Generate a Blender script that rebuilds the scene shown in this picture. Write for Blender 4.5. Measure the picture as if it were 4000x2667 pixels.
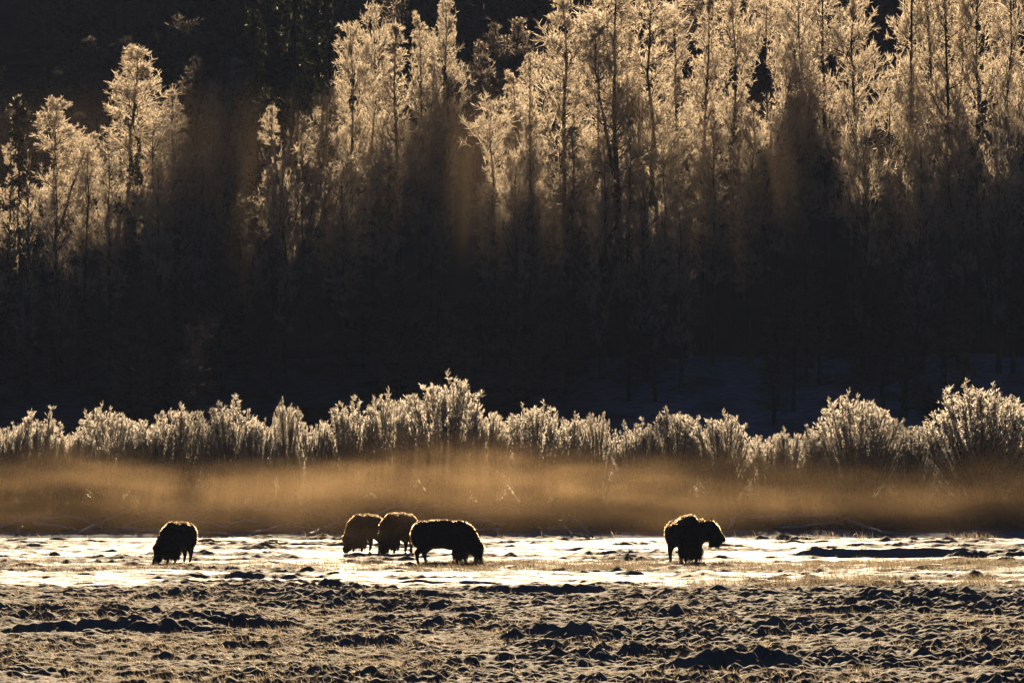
import bpy, math, random
import numpy as np

# ------------------------------------------------------------------ clear
for o in list(bpy.data.objects):
    bpy.data.objects.remove(o, do_unlink=True)
scene = bpy.context.scene
col = scene.collection

# ------------------------------------------------------------------ camera
FPX, HOR, CAMH = 20600.0, 1525.0, 6.5          # focal length and horizon row on a 4000 px wide frame, camera height in metres
cam_d = bpy.data.cameras.new('camera')
cam_d.sensor_width = 36.0
cam_d.lens = FPX * 36.0 / 4000.0
cam_d.clip_start = 1.0
cam_d.clip_end = 6000.0
cam = bpy.data.objects.new('camera', cam_d)
col.objects.link(cam)
cam.location = (0, 0, CAMH)
cam.rotation_euler = (math.radians(90) + math.atan((HOR - 1333.5) / FPX), 0, 0)
scene.camera = cam

# ------------------------------------------------------------------ world, sun, exposure
SUN_EL = math.radians(17.0)
TAN = math.tan(SUN_EL)
world = bpy.data.worlds.new('World')
scene.world = world
world.use_nodes = True
wn = world.node_tree.nodes
wl = world.node_tree.links
bg = wn.get('Background') or wn.new('ShaderNodeBackground')
sky = wn.new('ShaderNodeTexSky')
sky.sky_type = 'NISHITA'
sky.sun_disc = False
sky.sun_elevation = SUN_EL
sky.sun_rotation = 0.0
sky.altitude = 2200
sky.air_density = 0.3
sky.dust_density = 0.2
sky.ozone_density = 2.0
wl.new(sky.outputs['Color'], bg.inputs['Color'])
bg.inputs['Strength'].default_value = 0.015
sun_d = bpy.data.lights.new('sun', 'SUN')
sun_d.energy = 5.0
sun_d.angle = math.radians(0.5)
sun_d.color = (1.0, 0.76, 0.48)
sun = bpy.data.objects.new('sun', sun_d)
col.objects.link(sun)
sun.location = (0, 700, 260)
sun.rotation_euler = (-(math.pi / 2 - SUN_EL), 0, 0)

scene.view_settings.view_transform = 'Standard'
scene.view_settings.look = 'None'
scene.view_settings.gamma = 1.0
scene.view_settings.use_curve_mapping = False
scene.view_settings.exposure = 0.8
cy = scene.cycles
cy.use_denoising = True
cy.denoiser = 'OPENIMAGEDENOISE'
cy.denoising_input_passes = 'RGB_ALBEDO_NORMAL'
cy.max_bounces = 5
cy.diffuse_bounces = 0
cy.glossy_bounces = 1
cy.transmission_bounces = 3
cy.transparent_max_bounces = 8
cy.volume_bounces = 0
cy.sample_clamp_indirect = 3.0
cy.volume_step_rate = 1.0
cy.volume_max_steps = 96

# ------------------------------------------------------------------ helpers
def tag(o, label=None, cat=None, group=None, kind=None):
    if label: o['label'] = label
    if cat: o['category'] = cat
    if group: o['group'] = group
    if kind: o['kind'] = kind
    return o

def mesh_from(name, verts, faces, smooth=False):
    """verts (N,3), faces: one (M,k) integer array or a list of such arrays."""
    if not isinstance(faces, list): faces = [faces]
    faces = [np.asarray(f, dtype=np.int32) for f in faces if len(f)]
    me = bpy.data.meshes.new(name)
    verts = np.asarray(verts, dtype=np.float32)
    me.vertices.add(len(verts))
    me.vertices.foreach_set('co', verts.ravel())
    loops = np.concatenate([f.ravel() for f in faces])
    sizes = np.concatenate([np.full(len(f), f.shape[1], dtype=np.int32) for f in faces])
    starts = np.concatenate([[0], np.cumsum(sizes)[:-1]]).astype(np.int32)
    me.loops.add(len(loops))
    me.loops.foreach_set('vertex_index', loops)
    me.polygons.add(len(sizes))
    me.polygons.foreach_set('loop_start', starts)
    me.polygons.foreach_set('loop_total', sizes)
    me.polygons.foreach_set('use_smooth', np.full(len(sizes), bool(smooth)))
    me.update(calc_edges=True)
    return me

def obj(name, me, mat=None, parent=None):
    o = bpy.data.objects.new(name, me)
    col.objects.link(o)
    if mat is not None and me is not None and not me.materials:
        me.materials.append(mat)
    if parent is not None:
        o.parent = parent
    return o

def empty(name, loc):
    o = bpy.data.objects.new(name, None)
    o.empty_display_size = 0.3
    col.objects.link(o)
    o.location = loc
    return o

def norm(v):
    return v / np.maximum(np.linalg.norm(v, axis=-1, keepdims=True), 1e-9)

class Geo:
    """collects vertices and faces of one mesh"""
    def __init__(self): self.v, self.q, self.t, self.n = [], [], [], 0
    def add(self, v, q=None, t=None):
        v = np.asarray(v, float).reshape(-1, 3)
        if q is not None and len(q): self.q.append(np.asarray(q) + self.n)
        if t is not None and len(t): self.t.append(np.asarray(t) + self.n)
        self.v.append(v); self.n += len(v)
    def tubes(self, P, R, sides=5):
        P = np.asarray(P, float); R = np.asarray(R, float)
        N, K, _ = P.shape
        T = np.gradient(P, axis=1) if K > 2 else np.repeat(P[:, 1:] - P[:, :1], 2, axis=1)
        T = norm(T)
        ref = np.tile(np.array([0.37, 0.81, 0.12]), (N, 1))[:, None, :]
        A = norm(np.cross(T, np.broadcast_to(ref, T.shape)))
        B = np.cross(T, A)
        a = np.arange(sides) * 2 * math.pi / sides
        ring = A[:, :, None, :] * np.cos(a)[None, None, :, None] + B[:, :, None, :] * np.sin(a)[None, None, :, None]
        V = P[:, :, None, :] + ring * R[:, :, None, None]
        n = np.arange(N)[:, None, None]; k = np.arange(K - 1)[None, :, None]; s = np.arange(sides)[None, None, :]
        i = (n * K + k) * sides
        q = np.stack(np.broadcast_arrays(i + s, i + (s + 1) % sides, i + sides + (s + 1) % sides, i + sides + s), -1).reshape(-1, 4)
        self.add(V.reshape(-1, 3), q)
    def ribbons(self, P, W, rng, tip=True):
        """flat tapering twigs or blades; each gets its own random roll"""
        P = np.asarray(P, float); W = np.asarray(W, float)
        N, K, _ = P.shape
        T = norm(P[:, -1] - P[:, 0])
        S = norm(np.cross(T, rng.normal(size=(N, 3))))[:, None, :]
        L = P - S * W[:, :, None] * 0.5
        Rr = P + S * W[:, :, None] * 0.5
        V = np.stack([L, Rr], 2).reshape(-1, 3)
        n = np.arange(N)[:, None]; k = np.arange(K - 1)[None, :]
        i = (n * K + k) * 2
        q = np.stack(np.broadcast_arrays(i, i + 1, i + 3, i + 2), -1).reshape(-1, 4)
        self.add(V, q)
    def mesh(self, name, smooth=False):
        f = []
        if self.q: f.append(np.concatenate(self.q))
        if self.t: f.append(np.concatenate(self.t))
        return mesh_from(name, np.concatenate(self.v), f, smooth)

# gradient noise
_prng = np.random.default_rng(7)
_perm = _prng.permutation(256); _perm = np.concatenate([_perm, _perm, _perm])
_ang = _prng.uniform(0, 2 * math.pi, 256)
_gx, _gy = np.cos(_ang), np.sin(_ang)
def perlin(x, y, seed=0):
    x = x + seed * 17.31; y = y + seed * 9.73
    xi = np.floor(x).astype(int); yi = np.floor(y).astype(int)
    xf = x - xi; yf = y - yi
    u = xf * xf * xf * (xf * (xf * 6 - 15) + 10); v = yf * yf * yf * (yf * (yf * 6 - 15) + 10)
    def g(ix, iy, fx, fy):
        h = _perm[_perm[ix & 255] + (iy & 255)]
        return _gx[h] * fx + _gy[h] * fy
    a = g(xi, yi, xf, yf); b = g(xi + 1, yi, xf - 1, yf)
    c = g(xi, yi + 1, xf, yf - 1); d = g(xi + 1, yi + 1, xf - 1, yf - 1)
    return ((a + (b - a) * u) + ((c + (d - c) * u) - (a + (b - a) * u)) * v) * 1.5
def sstep(a, b, x):
    t = np.clip((x - a) / (b - a), 0, 1)
    return t * t * (3 - 2 * t)

# ------------------------------------------------------------------ materials
def new_mat(name):
    m = bpy.data.materials.new(name)
    m.use_nodes = True
    nt = m.node_tree
    nt.nodes.clear()
    out = nt.nodes.new('ShaderNodeOutputMaterial')
    return m, nt, out
def coords(nt, scale=1.0, detail=3.0, kind='Object', stretch=None):
    tc = nt.nodes.new('ShaderNodeTexCoord')
    src = tc.outputs[kind]
    if stretch:
        mp = nt.nodes.new('ShaderNodeMapping'); mp.inputs['Scale'].default_value = stretch
        nt.links.new(src, mp.inputs['Vector']); src = mp.outputs['Vector']
    nz = nt.nodes.new('ShaderNodeTexNoise')
    nz.inputs['Scale'].default_value = scale; nz.inputs['Detail'].default_value = detail
    nt.links.new(src, nz.inputs['Vector'])
    return nz
def ramp(nt, src, stops):
    r = nt.nodes.new('ShaderNodeValToRGB')
    e = r.color_ramp.elements
    while len(e) < len(stops): e.new(0.5)
    for k, (p, c) in enumerate(stops):
        e[k].position = p; e[k].color = (*c, 1)
    nt.links.new(src, r.inputs['Fac'])
    return r
def thin_mat(name, c0, c1, trans, scale=1.5, tcol=None, fwd=0.3, rough=0.65):
    """thin frosted twigs, blades, hair: part of the light comes through, most of that in the forward direction"""
    m, nt, out = new_mat(name)
    nz = coords(nt, scale)
    r = ramp(nt, nz.outputs['Fac'], [(0.3, c0), (0.7, c1)])
    d = nt.nodes.new('ShaderNodeBsdfDiffuse'); t = nt.nodes.new('ShaderNodeBsdfTranslucent'); f = nt.nodes.new('ShaderNodeBsdfRefraction')
    f.inputs['IOR'].default_value = 1.5; f.inputs['Roughness'].default_value = rough
    mx = nt.nodes.new('ShaderNodeMixShader'); mx.inputs[0].default_value = trans
    m2 = nt.nodes.new('ShaderNodeMixShader'); m2.inputs[0].default_value = fwd
    nt.links.new(r.outputs['Color'], d.inputs['Color'])
    nt.links.new(r.outputs['Color'], t.inputs['Color'])
    if tcol is None: nt.links.new(r.outputs['Color'], f.inputs['Color'])
    else: f.inputs['Color'].default_value = (*tcol, 1)
    nt.links.new(d.outputs[0], mx.inputs[1]); nt.links.new(t.outputs[0], mx.inputs[2])
    nt.links.new(mx.outputs[0], m2.inputs[1]); nt.links.new(f.outputs[0], m2.inputs[2])
    nt.links.new(m2.outputs[0], out.inputs['Surface'])
    return m
def plain_mat(name, c0, c1, scale=2.0, rough=0.8, stretch=None, spec=0.3, bump=0.0):
    m, nt, out = new_mat(name)
    nz = coords(nt, scale, 4.0, stretch=stretch)
    r = ramp(nt, nz.outputs['Fac'], [(0.3, c0), (0.7, c1)])
    b = nt.nodes.new('ShaderNodeBsdfPrincipled')
    b.inputs['Roughness'].default_value = rough
    b.inputs['Specular IOR Level'].default_value = spec
    nt.links.new(r.outputs['Color'], b.inputs['Base Color'])
    if bump:
        bp = nt.nodes.new('ShaderNodeBump'); bp.inputs['Strength'].default_value = bump
        nt.links.new(nz.outputs['Fac'], bp.inputs['Height']); nt.links.new(bp.outputs['Normal'], b.inputs['Normal'])
    nt.links.new(b.outputs[0], out.inputs['Surface'])
    return m
def snow_mat(name, rough=0.5, c0=(0.66, 0.70, 0.78), c1=(0.84, 0.86, 0.90), spec=0.5, bump=0.35):
    m, nt, out = new_mat(name)
    nz = coords(nt, 1.2, 5.0)
    r = ramp(nt, nz.outputs['Fac'], [(0.35, c0), (0.65, c1)])
    fine = coords(nt, 14.0, 3.0)
    bp = nt.nodes.new('ShaderNodeBump'); bp.inputs['Strength'].default_value = bump; bp.inputs['Distance'].default_value = 0.05
    b = nt.nodes.new('ShaderNodeBsdfPrincipled')
    b.inputs['Roughness'].default_value = rough
    b.inputs['Specular IOR Level'].default_value = spec
    nt.links.new(r.outputs['Color'], b.inputs['Base Color'])
    nt.links.new(fine.outputs['Fac'], bp.inputs['Height']); nt.links.new(bp.outputs['Normal'], b.inputs['Normal'])
    nt.links.new(b.outputs[0], out.inputs['Surface'])
    return m
def field_mat():
    """trampled frosty turf, and smooth crusted snow where the sheet carries the attribute 'snowcover'"""
    m, nt, out = new_mat('frosted_pasture')
    nz = coords(nt, 1.2, 5.0)
    turf = ramp(nt, nz.outputs['Fac'], [(0.3, (0.18, 0.17, 0.16)), (0.7, (0.44, 0.425, 0.41))])
    snow = ramp(nt, nz.outputs['Fac'], [(0.3, (0.38, 0.38, 0.39)), (0.7, (0.58, 0.58, 0.59))])
    at_ = nt.nodes.new('ShaderNodeAttribute'); at_.attribute_name = 'snowcover'
    mx = nt.nodes.new('ShaderNodeMixRGB')
    nt.links.new(at_.outputs['Fac'], mx.inputs['Fac']); nt.links.new(turf.outputs['Color'], mx.inputs['Color1']); nt.links.new(snow.outputs['Color'], mx.inputs['Color2'])
    b = nt.nodes.new('ShaderNodeBsdfPrincipled')
    nt.links.new(mx.outputs[0], b.inputs['Base Color'])
    for nm, lo, hi in (('Roughness', 0.8, 0.6), ('Specular IOR Level', 0.05, 0.07)):
        mr = nt.nodes.new('ShaderNodeMapRange'); mr.inputs['To Min'].default_value = lo; mr.inputs['To Max'].default_value = hi
        nt.links.new(at_.outputs['Fac'], mr.inputs['Value']); nt.links.new(mr.outputs[0], b.inputs[nm])
    fine = coords(nt, 12.0, 3.0)
    bp = nt.nodes.new('ShaderNodeBump'); bp.inputs['Strength'].default_value = 0.4; bp.inputs['Distance'].default_value = 0.06
    nt.links.new(fine.outputs['Fac'], bp.inputs['Height']); nt.links.new(bp.outputs['Normal'], b.inputs['Normal'])
    nt.links.new(b.outputs[0], out.inputs['Surface'])
    return m
def frost_top_mat(name, c0, c1, frost=(0.86, 0.88, 0.92), lo=-0.25, hi=0.5):
    """wood with frost lying on what faces up"""
    m, nt, out = new_mat(name)
    nz = coords(nt, 3.0, 4.0)
    r = ramp(nt, nz.outputs['Fac'], [(0.3, c0), (0.7, c1)])
    ge = nt.nodes.new('ShaderNodeNewGeometry'); sp = nt.nodes.new('ShaderNodeSeparateXYZ')
    nt.links.new(ge.outputs['Normal'], sp.inputs[0])
    mr = nt.nodes.new('ShaderNodeMapRange'); mr.inputs['From Min'].default_value = lo; mr.inputs['From Max'].default_value = hi
    nt.links.new(sp.outputs['Z'], mr.inputs['Value'])
    mx = nt.nodes.new('ShaderNodeMixRGB')
    nt.links.new(mr.outputs[0], mx.inputs['Fac']); nt.links.new(r.outputs['Color'], mx.inputs['Color1'])
    mx.inputs['Color2'].default_value = (*frost, 1)
    b = nt.nodes.new('ShaderNodeBsdfPrincipled'); b.inputs['Roughness'].default_value = 0.85; b.inputs['Specular IOR Level'].default_value = 0.2
    nt.links.new(mx.outputs[0], b.inputs['Base Color'])
    nt.links.new(b.outputs[0], out.inputs['Surface'])
    return m

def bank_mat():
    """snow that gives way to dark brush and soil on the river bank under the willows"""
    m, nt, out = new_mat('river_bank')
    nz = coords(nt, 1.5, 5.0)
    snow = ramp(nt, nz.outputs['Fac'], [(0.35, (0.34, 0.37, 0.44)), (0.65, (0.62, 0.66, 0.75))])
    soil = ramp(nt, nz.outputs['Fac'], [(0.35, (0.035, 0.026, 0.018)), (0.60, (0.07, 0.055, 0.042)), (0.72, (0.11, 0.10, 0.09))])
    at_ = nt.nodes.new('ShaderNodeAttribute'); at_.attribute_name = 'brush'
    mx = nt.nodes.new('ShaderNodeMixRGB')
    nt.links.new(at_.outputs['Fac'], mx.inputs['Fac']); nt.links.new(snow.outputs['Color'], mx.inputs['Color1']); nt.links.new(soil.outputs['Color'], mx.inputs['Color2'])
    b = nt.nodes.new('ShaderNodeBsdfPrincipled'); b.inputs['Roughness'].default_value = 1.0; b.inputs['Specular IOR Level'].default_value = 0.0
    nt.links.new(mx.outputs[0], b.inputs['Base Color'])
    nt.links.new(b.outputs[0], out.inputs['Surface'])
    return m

M = {
    'snow': snow_mat('frosted_field_snow'),
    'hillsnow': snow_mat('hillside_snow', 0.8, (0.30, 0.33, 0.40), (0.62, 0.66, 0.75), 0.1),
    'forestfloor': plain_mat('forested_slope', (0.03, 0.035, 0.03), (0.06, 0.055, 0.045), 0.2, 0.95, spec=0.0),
    'bark': plain_mat('dark_bark', (0.035, 0.028, 0.022), (0.09, 0.075, 0.06), 3.0, 0.9, (1, 1, 0.3), 0.1),
    'stem': plain_mat('willow_stem', (0.05, 0.036, 0.026), (0.11, 0.085, 0.06), 3.0, 0.85, None, 0.2),
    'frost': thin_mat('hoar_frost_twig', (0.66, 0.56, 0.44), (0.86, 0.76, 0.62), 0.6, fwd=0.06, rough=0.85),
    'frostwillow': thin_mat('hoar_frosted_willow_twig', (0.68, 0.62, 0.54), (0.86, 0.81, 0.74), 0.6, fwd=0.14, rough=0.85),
    'frostdim': thin_mat('shade_dimmed_brown_twig', (0.14, 0.115, 0.09), (0.28, 0.24, 0.20), 0.5, fwd=0.2),  # darker copy of the frost twigs, shade put into the colour; also dry brush
    'needle': thin_mat('conifer_needles', (0.022, 0.030, 0.018), (0.05, 0.055, 0.03), 0.2, fwd=0.03),
    'needlefrost': thin_mat('frosted_needles', (0.16, 0.15, 0.11), (0.45, 0.42, 0.35), 0.4, fwd=0.15),
    'grass': thin_mat('frosted_straw_grass', (0.30, 0.24, 0.16), (0.54, 0.45, 0.33), 0.5, 0.6, fwd=0.09),
    'hide': plain_mat('bison_hide', (0.012, 0.008, 0.006), (0.028, 0.019, 0.013), 4.0, 0.9, None, 0.1, 0.4),
    'fur': thin_mat('bison_fur', (0.015, 0.010, 0.007), (0.04, 0.027, 0.018), 0.5, 6.0, (0.90, 0.72, 0.50), 0.34, 0.55),
    'shag': thin_mat('bison_dark_mane', (0.02, 0.013, 0.009), (0.05, 0.032, 0.02), 0.45, 6.0, (0.60, 0.44, 0.27), 0.45, 0.45),
    'horn': plain_mat('horn', (0.02, 0.018, 0.016), (0.06, 0.05, 0.04), 8.0, 0.4),
    'eye': plain_mat('eye', (0.01, 0.007, 0.005), (0.015, 0.01, 0.008), 8.0, 0.1, None, 0.6),
    'log': frost_top_mat('weathered_driftwood', (0.10, 0.085, 0.07), (0.20, 0.17, 0.14)),
}

# ------------------------------------------------------------------ terrain shape
BANK = 231.0
YB = [(-900, 700), (0, 790), (380, 750), (650, 670), (710, 330), (960, 330), (1000, 780), (1380, 810), (1480, 680), (1660, 450), (1840, 560),
      (1960, 720), (2120, 690), (2400, 730), (2680, 770), (2820, 620), (3000, 560), (3120, 450), (3240, 620), (3420, 590), (3560, 520), (3800, 510), (4000, 500), (5000, 560)]
DLIT = 346.0
def crest_height(x):
    """height of the ridge crest at 640 m; its uneven top decides how far down the slope the sun reaches"""
    px = np.interp(x / DLIT * FPX + 2000, [p[0] for p in YB], [p[1] for p in YB])
    z = CAMH + (HOR - px) / FPX * DLIT
    return z + (640 - DLIT) * TAN
def slope(d):
    return np.interp(d, [0, 239, 244, 250, 254, 259, 280, 290, 315, 346, 520, 600], [0, 0, 0.25, 1.0, 0.9, -0.6, -0.6, 1.2, 5.0, 9.0, 40.0, 85.0])

def rough_ground(x, d):
    edge = 174 + 3.0 * perlin(x / 9, d / 30, 3) + 1.2 * perlin(x / 2.5, d / 30, 4)
    return 1 - sstep(-2.5, 3.0, d - edge)
def snowcover(x, d):
    return (1 - rough_ground(x, d)) * (1 - 0.85 * sstep(0.0, 0.4, perlin(x / 7, d / 2.6, 6)))
def field_height(x, d):
    u = x / d * FPX + 2000
    rough = rough_ground(x, d)
    patch = sstep(-0.15, 0.35, perlin(x / 7, d / 10, 5)) * (1 - sstep(228, 232, d))
    calm = 0.07 + 0.45 * sstep(0.10, 0.5, perlin(x / 7, d / 2.6, 6))
    a = np.maximum(rough * (0.55 + 0.45 * patch) * (0.88 + 0.12 * sstep(900, 2600, u)), calm * (1 - rough))
    n1 = np.abs(perlin(x / 1.5 + 0.3 * perlin(x / 2.0, d / 2.0, 14), d / 1.2, 1))
    n2 = np.abs(perlin(x / 1.0 + 0.25 * perlin(x / 0.7, d / 0.7, 19), d / 0.55, 2))
    n3 = perlin(x / 0.38, d / 0.32, 8)
    big = perlin(x / 4.5, d / 3.2, 9)
    var = 0.65 + 0.5 * sstep(-0.4, 0.5, perlin(x / 2.6, d / 2.6, 15))
    n4 = perlin(x / 0.18, d / 0.24, 16)
    h = a * (0.22 * n1 + 0.30 * n2 * var + 0.15 * n3 * var + 0.085 * n4 * var + 0.12 * big)
    h = h + (1 - rough) * (0.19 * np.maximum(perlin(x / 3.2, d / 0.9, 17) - 0.12, 0) + 0.15 * np.maximum(perlin(x / 1.0, d / 0.5, 18) - 0.22, 0)) * (1 - sstep(228, 232, d))
    # transverse ridges with a steep side towards the camera
    rid = np.zeros_like(h)
    for (u0, u1, dc, hh, ln) in ((2980, 3900, 206.0, 0.34, 7.0), (3650, 4150, 205.2, 0.20, 5.0), (-150, 1000, 141.0, 0.24, 3.5), (600, 1250, 142.5, 0.22, 2.5),
                                 (900, 2000, 164.5, 0.22, 4.0), (1800, 2400, 167.5, 0.26, 3.0), (2600, 3200, 122.5, 0.34, 4.0), (900, 1900, 190.5, 0.06, 4.0),
                                 (3000, 3500, 153.0, 0.2, 3.0), (1100, 1700, 133.0, 0.2, 3.0), (1900, 2500, 137.0, 0.2, 3.0), (3300, 4100, 160.0, 0.22, 3.0)):
        w = sstep(u0, u0 + 0.25 * (u1 - u0), u) * (1 - sstep(u1 - 0.3 * (u1 - u0), u1, u))
        dd = d - dc - 0.8 * perlin(x / 3.0, 0 * d + dc, 11) - 0.35 * perlin(x / 0.8, 0 * d + dc, 12)
        rid += w * hh * sstep(-0.35, 0.15, dd) * (1 - sstep(0.3, ln, dd))
    lie = 0.05 * perlin(x / 14, d / 12, 13)
    return h + rid + lie - 0.02
def bank_lumps(x, d):
    return sstep(241, 246, d) * (1 - sstep(254, 260, d)) * (0.45 * perlin(x / 3.3, d / 4.0, 24) + 0.30 * perlin(x / 1.2, d / 1.5, 25))
def ground(x, d):
    """height of the land anywhere"""
    x = np.asarray(x, float); d = np.asarray(d, float)
    return np.where(d < 233.5, field_height(x, d), slope(d) + bank_lumps(x, d) + 0.12 * perlin(x / 3.5, d / 2.5, 21) * (d < 330) + 0.04 * perlin(x / 0.9, d / 0.8, 22) * (d < 300))
def gz(x, d): return float(ground(np.array([x]), np.array([d]))[0])
def at(px, py, d):
    """the point at distance d behind a place in the photograph"""
    return np.array([(px - 2000) / FPX * d, d, CAMH + (HOR - py) / FPX * d])
def hit(px, py, d0=112.0, d1=300.0):
    """where the sight line through a place in the photograph meets the land"""
    d = np.arange(d0, d1, 0.1)
    x = (px - 2000) / FPX * d
    z = CAMH + (HOR - py) / FPX * d
    k = np.nonzero(z <= slope(d) + 0.02)[0]
    i = k[0] if len(k) else len(d) - 1
    return np.array([x[i], d[i], gz(x[i], d[i])])

def sheet(name, ds, umin, umax, n, zfun, mat, smooth=True, straight=False):
    ds = np.asarray(ds, float)
    u = np.linspace(umin, umax, n)
    D = np.repeat(ds[:, None], n, 1)
    X = np.repeat(u[None, :], len(ds), 0) if straight else (u[None, :] - 2000) / FPX * D
    Z = zfun(X, D)
    V = np.stack([X, D, Z], -1).reshape(-1, 3)
    i = np.arange(len(ds) - 1)[:, None] * n + np.arange(n - 1)[None, :]
    q = np.stack([i, i + 1, i + n + 1, i + n], -1).reshape(-1, 4)
    return obj(name, mesh_from(name, V, q, smooth), mat)

ds = np.concatenate([np.arange(109, 178, 0.105), np.arange(178, 233.6, 0.18)])
field = sheet('ground', ds, -240, 4240, 640, field_height, field_mat())
_co = np.empty(len(field.data.vertices) * 3, np.float32); field.data.vertices.foreach_get('co', _co); _co = _co.reshape(-1, 3).astype(float)
_at = field.data.attributes.new('snowcover', 'FLOAT', 'POINT')
_at.data.foreach_set('value', snowcover(_co[:, 0], _co[:, 1]).astype(np.float32))
tag(field, 'rough frosted snowy pasture with shaded clods and smooth bright snow', kind='structure')
field_end = ds[-1]
ds = np.concatenate([np.arange(field_end - 0.05, 300, 0.5), np.arange(300, 346, 3.0)])
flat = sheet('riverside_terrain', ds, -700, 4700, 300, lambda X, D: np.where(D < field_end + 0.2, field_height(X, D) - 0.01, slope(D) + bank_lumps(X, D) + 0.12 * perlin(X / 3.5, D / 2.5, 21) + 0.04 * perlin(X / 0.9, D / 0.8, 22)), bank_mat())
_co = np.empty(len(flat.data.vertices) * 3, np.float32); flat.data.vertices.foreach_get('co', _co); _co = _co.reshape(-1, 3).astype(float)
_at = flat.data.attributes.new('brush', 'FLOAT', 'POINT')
_at.data.foreach_set('value', (sstep(239.5, 242.5, _co[:, 1] + 1.2 * perlin(_co[:, 0] / 4, _co[:, 1] / 4, 61)) * (1 - sstep(280, 292, _co[:, 1] + 3 * perlin(_co[:, 0] / 5, _co[:, 1] / 5, 62))) + 0.55 * sstep(0.1, 0.5, perlin(_co[:, 0] / 4, _co[:, 1] / 6, 63)) * (_co[:, 1] > 285) + 0.75 * (1 - sstep(2, 9, _co[:, 0])) * (_co[:, 1] > 285)).clip(0, 1).astype(np.float32))  # darker on the bank; beyond it in patches and across the left
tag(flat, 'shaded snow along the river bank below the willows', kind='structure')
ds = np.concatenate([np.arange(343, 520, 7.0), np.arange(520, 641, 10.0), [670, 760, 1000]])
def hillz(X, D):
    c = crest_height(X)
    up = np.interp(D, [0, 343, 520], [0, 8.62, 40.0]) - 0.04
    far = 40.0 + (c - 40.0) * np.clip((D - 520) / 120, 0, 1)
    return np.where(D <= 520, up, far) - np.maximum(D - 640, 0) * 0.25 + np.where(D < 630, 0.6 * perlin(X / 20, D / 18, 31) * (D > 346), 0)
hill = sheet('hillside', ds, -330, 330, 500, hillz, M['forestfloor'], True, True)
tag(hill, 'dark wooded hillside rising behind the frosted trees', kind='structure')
plain = sheet('snowfield', [-500, -150, 60, 108.9], -420, 420, 12, lambda X, D: 0 * X - 0.3, M['snow'], True, True)
tag(plain, 'open snow on the near side of the pasture', kind='structure')
for nm, s in (('snowfield_west', -1), ('snowfield_east', 1)):
    dd = np.array([107.9, 150, 200, 240, 260, 300, 346])
    uu = np.linspace(0, 1, 10)
    D = np.repeat(dd[:, None], 10, 1)
    inner = np.where(D < 233, 2150, 2600) / FPX * D
    X = s * (inner + uu[None, :] * (420 - inner))
    Z = slope(D) - 0.06
    V = np.stack([X, D, Z], -1).reshape(-1, 3)
    i = np.arange(len(dd) - 1)[:, None] * 10 + np.arange(9)[None, :]
    q = np.stack([i, i + 1, i + 11, i + 10], -1).reshape(-1, 4)
    if s < 0: q = q[:, ::-1]
    tag(obj(nm, mesh_from(nm, V, q, True), M['snow']), kind='structure')

# ------------------------------------------------------------------ branching
def shoots(rng, P, n, t0, t1, length, ang, K=4, up=0.2, bend=0.0, wob=0.06, tpow=1.0, spread=0.25):
    """n side shoots on every parent curve P (N,K,3). length: function of (t, parent index) -> metres"""
    N, Kp, _ = P.shape
    par = np.repeat(np.arange(N), n)
    t = t0 + (t1 - t0) * rng.uniform(0, 1, N * n) ** tpow
    f = t * (Kp - 1); i = np.minimum(f.astype(int), Kp - 2); w = (f - i)[:, None]
    A = P[par, i]; B = P[par, i + 1]
    base = A * (1 - w) + B * w
    tan = norm(B - A)
    perp = norm(np.cross(tan, rng.normal(size=tan.shape)))
    a = ang * (1 + spread * rng.normal(size=len(t)))[:, None]
    d = np.cos(a) * tan + np.sin(a) * perp
    d[:, 2] += up
    d = norm(d)
    L = length(t, par) * rng.uniform(0.7, 1.25, len(t))
    s = np.linspace(0, 1, K)[None, :, None]
    C = base[:, None, :] + d[:, None, :] * L[:, None, None] * s
    C[:, :, 2] += bend * L[:, None] * s[:, :, 0] ** 2
    wv = np.cumsum(rng.normal(size=C.shape), axis=1) * wob * L[:, None, None] / K
    wv[:, 0] = 0
    return C + wv, t, par

def taper(N, K, r0, r1):
    return np.linspace(1, 0, K)[None, :] * (np.broadcast_to(np.asarray(r0, float), (N,)) - r1)[:, None] + r1

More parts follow.
